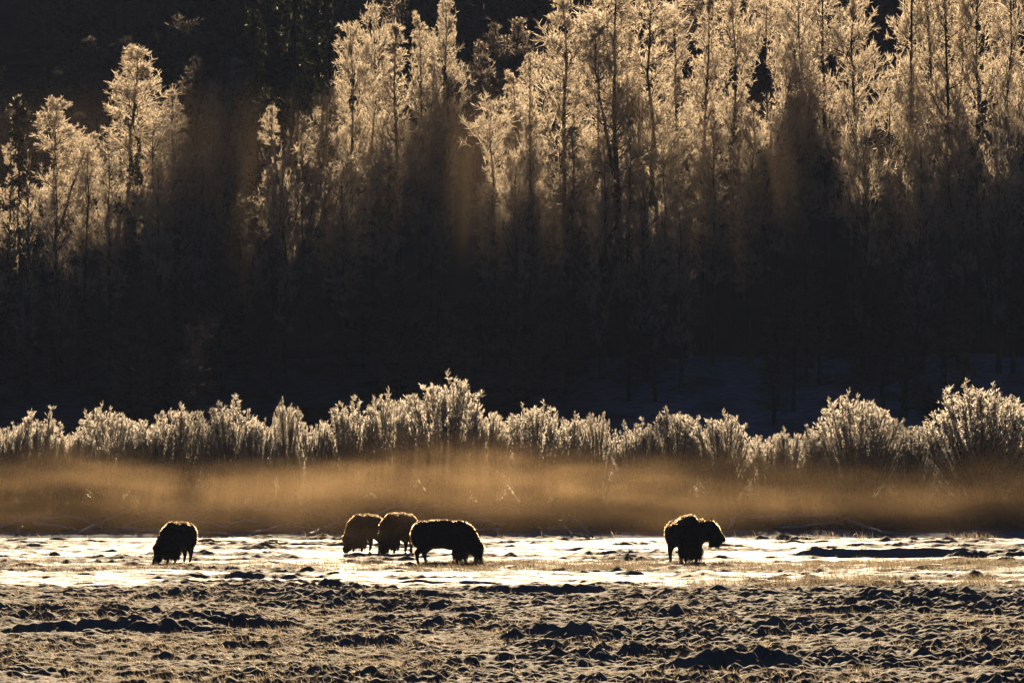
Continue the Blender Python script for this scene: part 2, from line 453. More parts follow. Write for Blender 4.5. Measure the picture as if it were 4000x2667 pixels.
def aspen_proto(seed, H=22.0, R=2.1, cb=0.22, shape='spire', n1=78, n2=9, n3=15, fw=0.031, forks=0):
    """frosted bare tree: a slim trunk, rising limbs, clouds of hoar-frosted twigs. returns trunk mesh and crown mesh"""
    rng = np.random.default_rng(seed)
    K = 14
    s = np.linspace(0, 1, K)
    T = np.stack([0.35 * np.cumsum(rng.normal(size=K)) * 0.35 * s, 0.35 * np.cumsum(rng.normal(size=K)) * 0.3 * s, H * s], -1)[None]
    T[:, :, :2] -= s[None, :, None] * T[:, -1:, :2] * 0.9
    wood = Geo(); frost = Geo()
    wood.tubes(T, taper(1, K, 0.24, 0.025), 7)
    if shape == 'spire': prof = lambda c: np.interp(c, [0, 0.15, 0.45, 0.8, 1], [0.75, 1.0, 0.9, 0.55, 0.15])
    elif shape == 'dome': prof = lambda c: np.interp(c, [0, 0.3, 0.65, 0.88, 1], [0.5, 0.9, 1.05, 0.8, 0.35])
    elif shape == 'ragged': prof = lambda c: np.interp(c, [0, 0.2, 0.4, 0.55, 0.7, 1], [0.7, 0.85, 1.1, 0.7, 0.95, 0.25])
    else: prof = lambda c: np.interp(c, [0, 0.3, 0.6, 1], [0.9, 1.0, 0.85, 0.3])
    lob = rng.uniform(0.65, 1.25, 24)
    ln = lambda t, p: R * prof((t - cb) / (1 - cb)) * lob[(t * 23).astype(int)]
    P1, t1, _ = shoots(rng, T, n1, cb, 0.985, ln, 1.05, 5, 0.18, 0.22, 0.30, 0.85)
    if forks:
        T2, _, _ = shoots(rng, T, forks, 0.28, 0.52, lambda t, p: 0.46 * H + 0 * t, 0.30, K, 0.25, 0.08, 0.10)
        wood.tubes(T2, taper(forks, K, 0.11, 0.02), 6)
        Pf, tf, _ = shoots(rng, T2, n1 // 2, 0.15, 0.99, lambda t, p: 0.8 * R * prof(t * 0.98) * lob[(t * 23).astype(int)], 1.05, 5, 0.18, 0.22, 0.30, 0.85)
        P1 = np.concatenate([P1, Pf]); t1 = np.concatenate([t1, 0.4 + 0.6 * tf])
    wood.tubes(P1, taper(len(P1), 5, 0.055 * (1.15 - t1) + 0.018, 0.010), 4)
    L1 = np.linalg.norm(P1[:, -1] - P1[:, 0], axis=1)
    P2, t2, p2 = shoots(rng, P1, n2, 0.18, 1.0, lambda t, p: 0.42 * L1[p] * (1.15 - 0.5 * t) + 0.12, 0.85, 4, 0.16, 0.10, 0.35, 0.8)
    frost.ribbons(P2, taper(len(P2), 4, 0.032, 0.018), rng)
    L2 = np.linalg.norm(P2[:, -1] - P2[:, 0], axis=1)
    P3, t3, p3 = shoots(rng, P2, n3, 0.15, 1.0, lambda t, p: 0.26 * L2[p] + 0.09, 0.85, 2, 0.20, 0.05, 0.2, 0.8)
    frost.ribbons(P3, taper(len(P3), 2, fw, fw * 0.5), rng)
    # tip shoots at the top
    P4, _, _ = shoots(rng, T, 26, 0.93, 1.0, lambda t, p: 0.55 + 0 * t, 0.5, 3, 0.7, 0.1, 0.2)
    frost.ribbons(P4, taper(len(P4), 3, fw, 0.015), rng)
    return wood.mesh('aspen_trunk'), frost.mesh('aspen_twigs'), H, R

def conifer_proto(seed, H=20.0, R=2.3, cb=0.06, n1=110, drop=-0.25, dense=1.0):
    rng = np.random.default_rng(seed)
    K = 8
    s = np.linspace(0, 1, K)
    T = np.stack([0.1 * rng.normal(size=K) * s, 0.1 * rng.normal(size=K) * s, H * s], -1)[None]
    wood = Geo(); nd = Geo()
    wood.tubes(T, taper(1, K, 0.22, 0.02), 6)
    lob = rng.uniform(0.65, 1.2, 30)
    ln = lambda t, p: (R * (1 - (t - cb) / (1 - cb)) ** 0.75 + 0.18) * lob[(t * 29).astype(int)]
    P1, t1, _ = shoots(rng, T, n1, cb, 0.99, ln, 1.35, 5, 0.02, drop * 0.6, 0.10)
    P1[:, -1, 2] += 0.12
    wood.tubes(P1, taper(len(P1), 5, 0.03, 0.01), 3)
    L1 = np.linalg.norm(P1[:, -1] - P1[:, 0], axis=1)
    P2, t2, p2 = shoots(rng, P1, int(14 * dense), 0.1, 1.0, lambda t, p: 0.30 * L1[p] * (1.2 - 0.6 * t) + 0.12, 0.95, 3, 0.0, -0.12, 0.2)
    nd.ribbons(P2, taper(len(P2), 3, 0.16, 0.05), rng)
    P3, _, _ = shoots(rng, P2, 3, 0.2, 1.0, lambda t, p: 0.20 + 0 * t, 0.9, 3, 0.1, 0.0, 0.2)
    nd.ribbons(P3, taper(len(P3), 3, 0.09, 0.02), rng)
    tip = Geo()
    sel = P1[t1 > 0.25]
    Q, _, _ = shoots(rng, sel, 9, 0.75, 1.0, lambda t, p: 0.22 + 0 * t, 0.7, 3, 0.3, 0.0, 0.2)
    tip.ribbons(Q, taper(len(Q), 3, 0.05, 0.02), rng)
    P4, _, _ = shoots(rng, T, 30, 0.92, 1.0, lambda t, p: 0.35 + 0 * t, 0.6, 3, 0.4, 0.0, 0.2)
    tip.ribbons(P4, taper(len(P4), 3, 0.05, 0.02), rng)
    return wood.mesh('conifer_trunk'), nd.mesh('conifer_needles'), tip.mesh('conifer_frost'), H, R

def willow_proto(seed, H=5.6, R=2.2, stems=120, n2=8, n3=7, fw=0.030, fan=0.75):
    rng = np.random.default_rng(seed)
    a = rng.uniform(0, 2 * math.pi, stems)
    lean = np.sqrt(rng.uniform(0, 1, stems)) * fan
    lump = 1 + 0.05 * np.sin(3 * a + seed) + 0.04 * np.sin(5 * a + 2 * seed)
    top = H * lump * (1 - 0.40 * (lean / fan) ** 2.4) * np.where(rng.uniform(0, 1, stems) < 0.35, rng.uniform(0.55, 0.85, stems), rng.uniform(0.90, 0.985, stems))
    K = 8
    s = np.linspace(0, 1, K)[None, :]
    out = (R * (lean / fan))[:, None] * (0.12 + 0.88 * s ** 1.25)
    r = out + 0.25 * rng.uniform(0, 1, stems)[:, None]
    C = np.stack([np.cos(a)[:, None] * r, np.sin(a)[:, None] * r * 0.8, top[:, None] * (s - 0.10 * np.sin(s * math.pi) * (lean / fan)[:, None])], -1)
    C[:, 1:] += np.cumsum(rng.normal(size=(stems, K - 1, 3)), axis=1) * 0.035
    wood = Geo(); frost = Geo()
    wood.tubes(C, taper(stems, K, 0.035, 0.008), 4)
    P2, t2, p2 = shoots(rng, C, n2, 0.25, 1.0, lambda t, p: (0.30 + 0.65 * t) * (1.32 - 1.02 * t), 0.55, 4, 0.20, 0.10, 0.22, 0.75)
    wood.tubes(P2, taper(len(P2), 4, 0.013, 0.006), 3)
    P3, t3, p3 = shoots(rng, P2, n3, 0.05, 1.0, lambda t, p: 0.15 + 0.10 * (1 - t), 0.75, 2, 0.27, 0.05, 0.2, 0.7)
    frost.ribbons(P3, taper(len(P3), 2, fw, fw * 0.5), rng)
    # thick frosted fingers at the tips
    P5, _, _ = shoots(rng, C, 10, 0.82, 1.0, lambda t, p: 0.17 + 0 * t, 0.6, 3, 0.35, 0.05, 0.2)
    frost.ribbons(P5, taper(len(P5), 3, fw * 0.95, fw * 0.6), rng)
    frost.ribbons(P5, taper(len(P5), 3, fw * 0.95, fw * 0.6), rng)
    P6, _, _ = shoots(rng, P5, 5, 0.1, 1.0, lambda t, p: 0.10 + 0 * t, 0.9, 2, 0.3, 0.0, 0.1)
    frost.ribbons(P6, taper(len(P6), 2, fw * 0.9, fw * 0.5), rng)
    return wood.mesh('willow_stems'), frost.mesh('willow_frost'), H, R

# ------------------------------------------------------------------ forest
ASP = [aspen_proto(101, 22, 2.1, 0.22, 'spire'), aspen_proto(102, 22, 2.3, 0.26, 'dome', 60, forks=1), aspen_proto(103, 22, 2.2, 0.24, 'ragged'),
       aspen_proto(104, 22, 2.0, 0.24, 'ragged', 66, forks=1), aspen_proto(105, 22, 2.4, 0.30, 'dome', 54, forks=2), aspen_proto(106, 22, 2.1, 0.18, 'spire', 84)]
SML = [aspen_proto(111, 9, 1.5, 0.12, 'spire', 46, 8, 8), aspen_proto(112, 9, 1.7, 0.15, 'dome', 46, 8, 8), aspen_proto(113, 9, 1.4, 0.10, 'ragged', 42, 8, 8)]
CON = [conifer_proto(121, 20, 2.4), conifer_proto(122, 20, 2.1, 0.08, 100), conifer_proto(123, 20, 2.8, 0.05, 130, -0.35, 1.2)]
prng = random.Random(5)

def plant_bare(x, d, ztop, half, kind, k, label, group, name='frosted_tree', frost='frost'):
    w, f, H, R = (ASP if kind == 'a' else SML)[k]
    z0 = gz(x, d) - 0.15
    root = empty(name, (x, d, z0))
    root.rotation_euler = (prng.uniform(-0.02, 0.02), prng.gauss(0, 0.012), prng.uniform(0, 6.28))
    sz = (ztop - z0) / H
    sx = half / R
    root.scale = (sx * prng.uniform(0.85, 1.2), sx * prng.uniform(0.85, 1.2), sz)
    tag(root, label, 'tree', group)
    t = obj('trunk', w, M['bark'], root)
    c = obj('crown', f, None, root)
    if not f.materials: f.materials.append(M['frost'])
    if frost != 'frost':
        c.material_slots[0].link = 'OBJECT'; c.material_slots[0].material = M[frost]
    return root
def plant_conifer(x, d, ztop, half, k, label, group, name='conifer_tree', frosted=True):
    w, nmesh, tip, H, R = CON[k]
    z0 = gz(x, d) - 0.15
    root = empty(name, (x, d, z0))
    root.rotation_euler = (0, prng.uniform(-0.02, 0.02), prng.uniform(0, 6.28))
    root.scale = (half / R, half / R, (ztop - z0) / H)
    tag(root, label, 'tree', group)
    obj('trunk', w, M['bark'], root)
    obj('crown', nmesh, M['needle'], root)
    if frosted: tag(obj('frosted_needles', tip, M['needlefrost'], root), kind='stuff')
    return root

# (column of the top, row of the top, half width in px, distance, kind, prototype, label)
G1 = 'sunlit frosted trees on the slope'
LIT = [
    (225, 400, 105, 342, 'a', 3, 'broad pale frosted tree just beside the dark conifer at the far left'),
    (510, 205, 125, 344, 'a', 2, 'tall lone frosted tree with dark trunk standing above the left group'),
    (590, 470, 90, 341, 'a', 1, 'frosted tree tucked against the right flank of the tall lone tree'),
    (690, 360, 90, 347, 'a', 5, 'frosted tree with wiry bent top shoots right of the lone tree'),
    (775, 560, 55, 349, 'a', 0, 'thin half shaded tree closing the right edge of the left group'),
    (890, 235, 85, 362, 'a', 5, 'dim brownish frosted tree left of the black gap in the forest'),
    (835, 340, 60, 362, 'a', 3, 'smaller dim frosted tree beside the black gap, left of its neighbour'),
    (110, 655, 60, 330, 's', 0, 'small bright frosted tree in front of the dark conifer'),
    (330, 560, 80, 336, 'a', 4, 'low frosted tree between the dark conifer and the lone tall tree'),
    (430, 600, 75, 334, 'a', 1, 'low frosted tree below the lone tall tree, on its left'),
    (610, 640, 70, 332, 'a', 3, 'low frosted tree below the lone tall tree, on its right'),
    (20, 560, 60, 338, 'a', 0, 'frosted tree cut by the left edge of the picture'),
    (1075, 420, 75, 340, 'a', 0, 'bright narrow spire shaped frosted tree right of the black gap'),
    (1185, 460, 70, 341, 'a', 3, 'bright frosted tree just right of the narrow spire by the gap'),
    (1270, 395, 90, 345, 'a', 4, 'rounded frosted tree leaning to the foot of the bright middle cluster'),
    (1375, 110, 85, 346, 'a', 2, 'leftmost tall frosted tree of the bright middle cluster'),
    (1460, 90, 90, 348, 'a', 1, 'tall frosted tree with forked crown second in the middle cluster'),
    (1550, 105, 110, 343, 'a', 5, 'frosted tree with bold dark trunk in the heart of the middle cluster'),
    (1640, 80, 80, 350, 'a', 3, 'feathery frosted tree behind the bold trunk of the middle cluster'),
    (1690, 360, 80, 352, 'a', 0, 'brownish frosted tree on the shaded right flank of the middle cluster'),
    (1330, 640, 85, 335, 'a', 1, 'low frosted tree at the foot of the middle cluster'),
    (1740, 20, 75, 356, 'a', 2, 'tall drooping frosted tree rising between the middle cluster and the murk'),
    (1945, 430, 75, 338, 'a', 1, 'small domed frosted tree standing alone in the dark middle hollow'),
    (2080, 215, 70, 348, 'a', 0, 'pointed frosted spire at the left front of the right hand stand'),
    (2075, 490, 55, 336, 'a', 5, 'small bright frosted tree below the pointed spire'),
    (2010, 640, 60, 334, 's', 1, 'little frosted tree low in the hollow below the domed tree'),
    (2010, 300, 70, 356, 'a', 3, 'brownish wispy tree behind the pointed frosted spire'),
    (2225, 5, 125, 346, 'a', 2, 'broad frosted tree with ragged left edge starting the right hand stand'),
    (2325, 70, 85, 349, 'a', 4, 'frosted tree with lower top tucked in behind the ragged broad one'),
    (2430, -70, 115, 346, 'a', 3, 'tall frosted tree with straight dark trunk, third in the right hand stand'),
    (2545, -30, 115, 348, 'a', 1, 'full crowned frosted tree left of the small notch of dark sky'),
    (2640, 40, 75, 351, 'a', 0, 'slim frosted tree in the small dark notch of the right hand stand'),
    (2740, 0, 80, 346, 'a', 5, 'pointed frosted tree just right of the small dark notch'),
    (2870, -40, 85, 347, 'a', 2, 'frosted tree with ragged top in the centre of the right hand stand'),
    (3000, 15, 80, 345, 'a', 4, 'frosted tree with curled top twigs before the second dark notch'),
    (3130, -60, 90, 347, 'a', 1, 'wide frosted tree right of the second dark notch'),
    (3230, -100, 85, 350, 'a', 3, 'frosted tree with deeply shaded lower trunk in the right hand stand'),
    (3340, -40, 95, 345, 'a', 2, 'frosted tree left of the tall black gap on the right'),
    (3490, 330, 80, 343, 'a', 4, 'short frosted tree filling the bottom of the black gap on the right'),
    (3565, -260, 95, 346, 'a', 0, 'tall bare sided tree with thick black trunk right of the gap'),
    (3640, -300, 80, 349, 'a', 5, 'slightly leaning tree with dark trunk behind the thick black trunk'),
    (3720, -200, 90, 345, 'a', 3, 'frosted tree with thin wavering trunk between two stouter dark trunks'),
    (3845, -260, 95, 347, 'a', 2, 'tall frosted tree with straight black trunk near the right edge'),
    (3930, -160, 90, 344, 'a', 1, 'frosted tree last but one before the right edge'),
    (4010, -240, 90, 348, 'a', 4, 'tall frosted tree cut by the right edge of the picture'),
    (2450, 470, 65, 337, 'a', 0, 'short frosted tree in front of the tall straight trunk'),
    (2250, 500, 80, 338, 'a', 5, 'short frosted tree at the foot of the ragged broad tree'),
    (2600, 560, 80, 336, 'a', 1, 'short frosted tree glowing below the small dark notch'),
    (2780, 480, 75, 338, 'a', 3, 'short frosted tree in front of the centre of the right stand'),
    (2930, 420, 75, 340, 'a', 2, 'short frosted tree below the curled top twigs'),
    (2660, 820, 50, 328, 's', 2, 'tiny frosted sapling catching light low down in the shade'),
    (3370, 540, 65, 334, 's', 1, 'small frosted tree with pale sideways branch below the black gap'),
    (3080, 300, 70, 352, 'a', 5, 'frosted tree half hidden behind the second dark notch'),
    (3780, 420, 80, 337, 'a', 4, 'short frosted tree between the black trunks on the right'),
    (3600, 560, 70, 334, 's', 0, 'small frosted tree at the foot of the thick black trunk'),
    (3900, 560, 75, 335, 's', 1, 'small frosted tree low down near the right edge'),
    (2350, 620, 60, 332, 's', 0, 'small frosted tree low down in the right hand stand, leftmost of two'),
    (2520, 700, 60, 331, 's', 2, 'small frosted tree low down in the right hand stand, rightmost of two'),
    (1110, 640, 60, 333, 's', 1, 'small frosted tree below the bright narrow spire'),
    (230, 700, 60, 331, 's', 2, 'small frosted tree low down right of the small bright one'),
]
for (u, v, hw, d, kind, k, lab) in LIT:
    p = at(u, v, d)
    plant_bare(p[0], d, p[2], (1.12 if u < 1900 else 1.25) * hw / FPX * d, kind, k, lab, G1)

p = at(85, 375, 331)
plant_conifer(p[0], 331, p[2], 135 / FPX * 331, 0, 'dark bushy conifer with a thin bright rim at the far left', None)
p = at(535, 520, 338)
plant_conifer(p[0], 338, p[2], 75 / FPX * 338, 1, 'dark slim conifer standing under the tall lone frosted tree', None)
p = at(1150, -420, 352)
plant_conifer(p[0], 352, p[2], 190 / FPX * 352, 2, 'big black conifer filling the gap between the lit groups', None)
p = at(1010, -200, 357)
plant_conifer(p[0], 357, p[2], 120 / FPX * 357, 0, 'black conifer pressed against the left side of the big black one', None)
p = at(1290, -260, 358)
plant_conifer(p[0], 358, p[2], 120 / FPX * 358, 1, 'black conifer pressed against the right side of the big black one', None)

# dim trees behind the lit ones
rr = random.Random(11)
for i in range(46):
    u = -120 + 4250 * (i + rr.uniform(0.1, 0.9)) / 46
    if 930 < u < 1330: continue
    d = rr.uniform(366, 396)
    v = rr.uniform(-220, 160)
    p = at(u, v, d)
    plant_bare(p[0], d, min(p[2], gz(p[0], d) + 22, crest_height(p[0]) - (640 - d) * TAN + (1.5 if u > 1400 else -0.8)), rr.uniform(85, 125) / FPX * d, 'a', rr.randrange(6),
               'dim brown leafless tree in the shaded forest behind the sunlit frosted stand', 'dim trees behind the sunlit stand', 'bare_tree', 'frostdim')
for i in range(76):
    d = rr.uniform(420, 530)
    u = rr.uniform(-250, 4250)
    x = (u - 2000) / FPX * d
    z0 = gz(x, d)
    plant_conifer(x, d, z0 + rr.uniform(13, 19), rr.uniform(2.0, 3.2), rr.randrange(3), 'black conifer in the unlit forest far up the hillside', 'black conifers far up the hillside', frosted=False)
# leafless trees in the deep shade at the foot of the slope
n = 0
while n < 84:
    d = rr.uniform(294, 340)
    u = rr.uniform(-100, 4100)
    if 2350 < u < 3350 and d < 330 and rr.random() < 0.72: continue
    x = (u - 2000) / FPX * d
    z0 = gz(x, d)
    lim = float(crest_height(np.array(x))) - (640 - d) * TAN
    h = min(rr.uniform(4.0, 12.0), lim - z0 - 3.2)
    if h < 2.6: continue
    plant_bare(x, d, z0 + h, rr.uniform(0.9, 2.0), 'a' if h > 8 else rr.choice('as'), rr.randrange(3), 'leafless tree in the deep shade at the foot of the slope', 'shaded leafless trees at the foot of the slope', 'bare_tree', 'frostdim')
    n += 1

# ------------------------------------------------------------------ willows
WIL = [willow_proto(201, 5.6, 2.3, 150, 9, 12), willow_proto(202, 5.6, 2.3, 170, 9, 11, 0.030, 0.6), willow_proto(203, 5.6, 2.0, 140, 9, 12), willow_proto(204, 5.6, 2.4, 180, 9, 11, 0.030, 0.85)]
WL = [
    (25, 1665, 90, 251, 0, 'low frosted willow cut by the left edge'),
    (150, 1612, 125, 253, 1, 'rounded frosted willow second from the left edge'),
    (222, 1705, 75, 250, 3, 'low frosted willow added in the gap between the second and third from the left'),  # extra shrub, put in to cover a sunlit scrap of bank
    (300, 1690, 80, 250, 2, 'low frosted willow hanging down just left of the wide third dome'),
    (425, 1602, 140, 253, 3, 'wide domed frosted willow third along from the left'),
    (590, 1640, 105, 251, 0, 'flat topped frosted willow just right of the wide dome'),
    (705, 1590, 115, 254, 2, 'frosted willow with upright finger tips above the left bison'),
    (900, 1572, 125, 252, 1, 'tall frosted willow with two spiky heads right of the left bison'),
    (1010, 1645, 85, 250, 3, 'low frosted willow right of the two spiky heads'),
    (1120, 1572, 62, 253, 2, 'narrow spiky frosted willow with a single tall plume'),
    (1225, 1655, 85, 251, 0, 'low frosted willow left of the grazing pair, beside the plume'),
    (1370, 1575, 125, 253, 1, 'upright dark stemmed willow above the grazing pair'),
    (1530, 1550, 125, 254, 3, 'bright frosted willow rising toward the tallest one'),
    (1745, 1490, 180, 252, 3, 'tallest dome of frosted willow with dark stems in the middle'),
    (1900, 1610, 90, 250, 0, 'frosted willow on the right shoulder of the tallest dome'),
    (2085, 1590, 150, 252, 3, 'wide frosted willow with dark heart right of the tallest dome'),
    (2230, 1625, 90, 254, 2, 'frosted willow in the dip right of the wide dark hearted one'),
    (2330, 1615, 55, 251, 0, 'narrow upright frosted willow before the low gap'),
    (2480, 1655, 105, 252, 1, 'low frosted willow just right of the low gap'),
    (2640, 1605, 125, 253, 2, 'frosted willow directly above the standing bison'),
    (2820, 1628, 125, 251, 3, 'sloping frosted willow right of the standing bison'),
    (2985, 1700, 80, 253, 0, 'small frosted willow in the lowest dip of the row'),
    (3070, 1680, 75, 251, 2, 'small spiky frosted willow right of the lowest dip'),
    (3170, 1680, 75, 254, 1, 'small upright frosted willow left of the ragged dome'),
    (3345, 1555, 165, 252, 3, 'ragged dome of frosted willow with a tall spike on top'),
    (3560, 1665, 115, 254, 0, 'low pale frosted willow between the two big right hand domes'),
    (3830, 1512, 215, 251, 3, 'biggest dark stemmed willow dome near the right edge'),
    (4010, 1570, 110, 254, 2, 'frosted willow cut by the right edge'),
]
for (u, v, hw, d, k, lab) in WL:
    p = at(u, v, d)
    w, f, H, R = WIL[k]
    z0 = gz(p[0], d) - 0.1
    root = empty('willow_shrub', (p[0], d, z0))
    root.rotation_euler = (0, 0, prng.uniform(0, 6.28))
    sx = 1.25 * hw / FPX * d / R
    root.scale = (sx, sx, (p[2] - z0) / H)
    tag(root, lab, 'willow', 'frosted willows along the river')
    obj('stems', w, M['stem'], root)
    obj('frosted_twigs', f, M['frostwillow'], root)

for i in range(38):  # added row: blocks sunlight and hides lit ground between the front stems
    u = -80 + 4160 * (i + rr.uniform(0.2, 0.8)) / 38
    d = rr.uniform(256, 261)
    x = (u - 2000) / FPX * d
    w, f, H, R = WIL[rr.randrange(4)]
    z0 = gz(x, d) - 0.1
    root = empty('willow_shrub', (x, d, z0))
    root.rotation_euler = (0, 0, rr.uniform(0, 6.28))
    sx = rr.uniform(0.75, 1.0)
    root.scale = (sx, sx, rr.uniform(0.52, 0.66))
    tag(root, 'frosted willow of the second row, added to close light gaps behind the front willows', 'willow', 'second row of willows')
    obj('stems', w, M['stem'], root)
    obj('frosted_twigs', f, M['frostwillow'], root)

# ------------------------------------------------------------------ driftwood
LOGS = [
    (-20, 2072, 105, 2036, 'pale frosted log sloping down to the left edge'), (105, 2036, 312, 2043, 'level frosted log lying left of the left bison, high in the pile'),
    (298, 2034, 412, 2050, 'short frosted log butting on the level log'), (132, 2057, 300, 2080, 'thin log sliding down to the snow below the level log'),
    (66, 2090, 88, 2060, 'short stick standing up at the far left of the pile'), (300, 2086, 508, 2022, 'long slanting log rising behind the left bison from the left'),
    (455, 2052, 640, 2047, 'thin level log ending just behind the left bison'), (532, 2026, 742, 1996, 'topmost slanting log above the left bison'),
    (725, 2012, 905, 2016, 'level log high up right of the left bison'), (915, 2008, 1122, 2012, 'second level log high up right of the left bison'),
    (690, 2036, 892, 2052, 'log dipping to the right beside the left bison'), (898, 2046, 1132, 2042, 'straight log in the middle of the pile left of the grazing pair'),
    (475, 2076, 640, 2079, 'low log on the snow behind the left bison'), (757, 2073, 900, 2094, 'low log dipping to the snow right of the left bison'),
    (985, 2094, 1112, 2066, 'low log rising toward the grazing pair'), (1110, 2066, 1310, 2078, 'low level log ending at the grazing pair'),
    (1118, 2002, 1345, 2040, 'long log falling from the top of the pile to the grazing pair'), (1200, 2096, 1335, 2050, 'stout dark log leaning up just left of the grazing pair'),
    (1400, 2014, 1782, 2000, 'long pale log behind the grazing pair'), (1782, 2010, 2182, 2018, 'long faint log right of the grazing bison in profile'),
    (1850, 2044, 1972, 2050, 'short log half way up behind the profile bison head'), (1850, 2076, 1962, 2080, 'low log with frosted root end by the profile bison head'),
    (2100, 2062, 2186, 2070, 'pale butt of a log beside the two leaning poles'), (2186, 2036, 2236, 2101, 'left one of two pale leaning poles'),
    (2218, 2014, 2316, 2098, 'right and longer one of two pale leaning poles'), (2228, 2086, 2300, 2099, 'low stick below the two leaning poles'),
    (2900, 2018, 3292, 2022, 'long dim log right of the standing bison'), (3300, 2030, 3482, 2096, 'dim log sloping down to the right from the long dim one'),
    (2838, 2078, 2890, 2008, 'thin pole leaning right of the standing bison head'), (3050, 2066, 3292, 2056, 'dim low log under the long dim one'),
]
lr = np.random.default_rng(31)
for (u0, v0, u1, v1, lab) in LOGS:
    A = hit(u0, v0, 232, 262); B = hit(u1, v1, 232, 262)
    rad = lr.uniform(0.075, 0.11)
    if 'pole' in lab or 'stick' in lab:       # leaning: foot in the snow, head propped above it
        if v0 < v1: A, B = B, A; u0, v0, u1, v1 = u1, v1, u0, v0
        B = at(u1, v1, A[1] + 0.8)
        rad = 0.065
    A = A + [0, 0, rad * 0.7]; B = B + [0, 0, rad * 0.7]
    K = 9
    s = np.linspace(0, 1, K)[:, None]
    P = A + (B - A) * s
    P[1:-1] += np.cumsum(lr.normal(size=(K - 2, 3)), axis=0) * 0.02
    lowest = ground(P[:, 0], P[:, 1]) + rad * 0.4
    P[:, 2] = np.maximum(P[:, 2], lowest)
    root = empty('driftwood_log', tuple(P[0]))
    tag(root, lab, 'log', 'driftwood on the river bank')
    g = Geo()
    R_ = (rad * np.linspace(1.15, 0.7, K) * (1 + 0.08 * lr.normal(size=K)))[None]
    g.tubes((P - P[0])[None], R_, 8)
    capA, capB = np.arange(8)[::-1][None], (np.arange(8) + (K - 1) * 8)[None]
    me = mesh_from('log', np.concatenate(g.v), [np.concatenate(g.q), capA, capB], True)
    body_ = obj('log', me, M['log'], root)
    g = Geo()
    for q in range(lr.integers(2, 5)):
        k = lr.integers(1, K - 1)
        b = P[k] - P[0]
        dr = norm(np.array([lr.normal(), lr.normal() * 0.5, abs(lr.normal()) + 0.3]))
        L = lr.uniform(0.15, 0.45)
        g.tubes(np.stack([b, b + dr * L * 0.5, b + dr * L + [0.03, 0, 0.02]])[None], np.array([[0.03, 0.022, 0.01]]), 5)
        obj('branch_stub', g.mesh('branch_stub'), M['log'], body_)
        g = Geo()

# ------------------------------------------------------------------ bison
_ico = {}
def ball(g, c, r, rot=0.0, yaw=0.0, n=(14, 10)):
    nu, nv = n
    th = np.linspace(0, 2 * math.pi, nu, endpoint=False); ph = np.linspace(0, math.pi, nv + 1)[1:-1]
    V = [(0, 0, 1)] + [(math.sin(p) * math.cos(t), math.sin(p) * math.sin(t), math.cos(p)) for p in ph for t in th] + [(0, 0, -1)]
    V = np.array(V) * np.array(r)
    c_, s_ = math.cos(rot), math.sin(rot)
    V = np.stack([V[:, 0] * c_ + V[:, 2] * s_, V[:, 1], -V[:, 0] * s_ + V[:, 2] * c_], -1)      # rot tips the nose down
    c_, s_ = math.cos(yaw), math.sin(yaw)
    V = np.stack([V[:, 0] * c_ - V[:, 1] * s_, V[:, 0] * s_ + V[:, 1] * c_, V[:, 2]], -1) + np.array(c)
    q, t = [], []
    for k in range(nu):
        t.append((0, 1 + k, 1 + (k + 1) % nu))
    R = nv - 1
    for r_ in range(R - 1):
        for k in range(nu):
            a = 1 + r_ * nu + k; b = 1 + r_ * nu + (k + 1) % nu
            q.append((a, a + nu, b + nu, b))
    last = 1 + R * nu
    for k in range(nu):
        t.append((last, 1 + (R - 1) * nu + (k + 1) % nu, 1 + (R - 1) * nu + k))
    g.add(V, q, t)
def chain(g, pts, n=6):
    """overlapping balls along a line of (x, y, z, radius)"""
    for a, b in zip(pts[:-1], pts[1:]):
        a = np.array(a, float); b = np.array(b, float)
        L = np.linalg.norm(b[:3] - a[:3])
        m = max(3, int(L / (0.35 * min(a[3], b[3]))))
        for s in np.linspace(0, 1, m):
            p = a + (b - a) * s
            ball(g, p[:3], (p[3],) * 3, n=(10, 8))

def rot2(v, yaw):
    c, s = math.cos(yaw), math.sin(yaw)
    return np.array([v[0] * c - v[1] * s, v[0] * s + v[1] * c, v[2]])

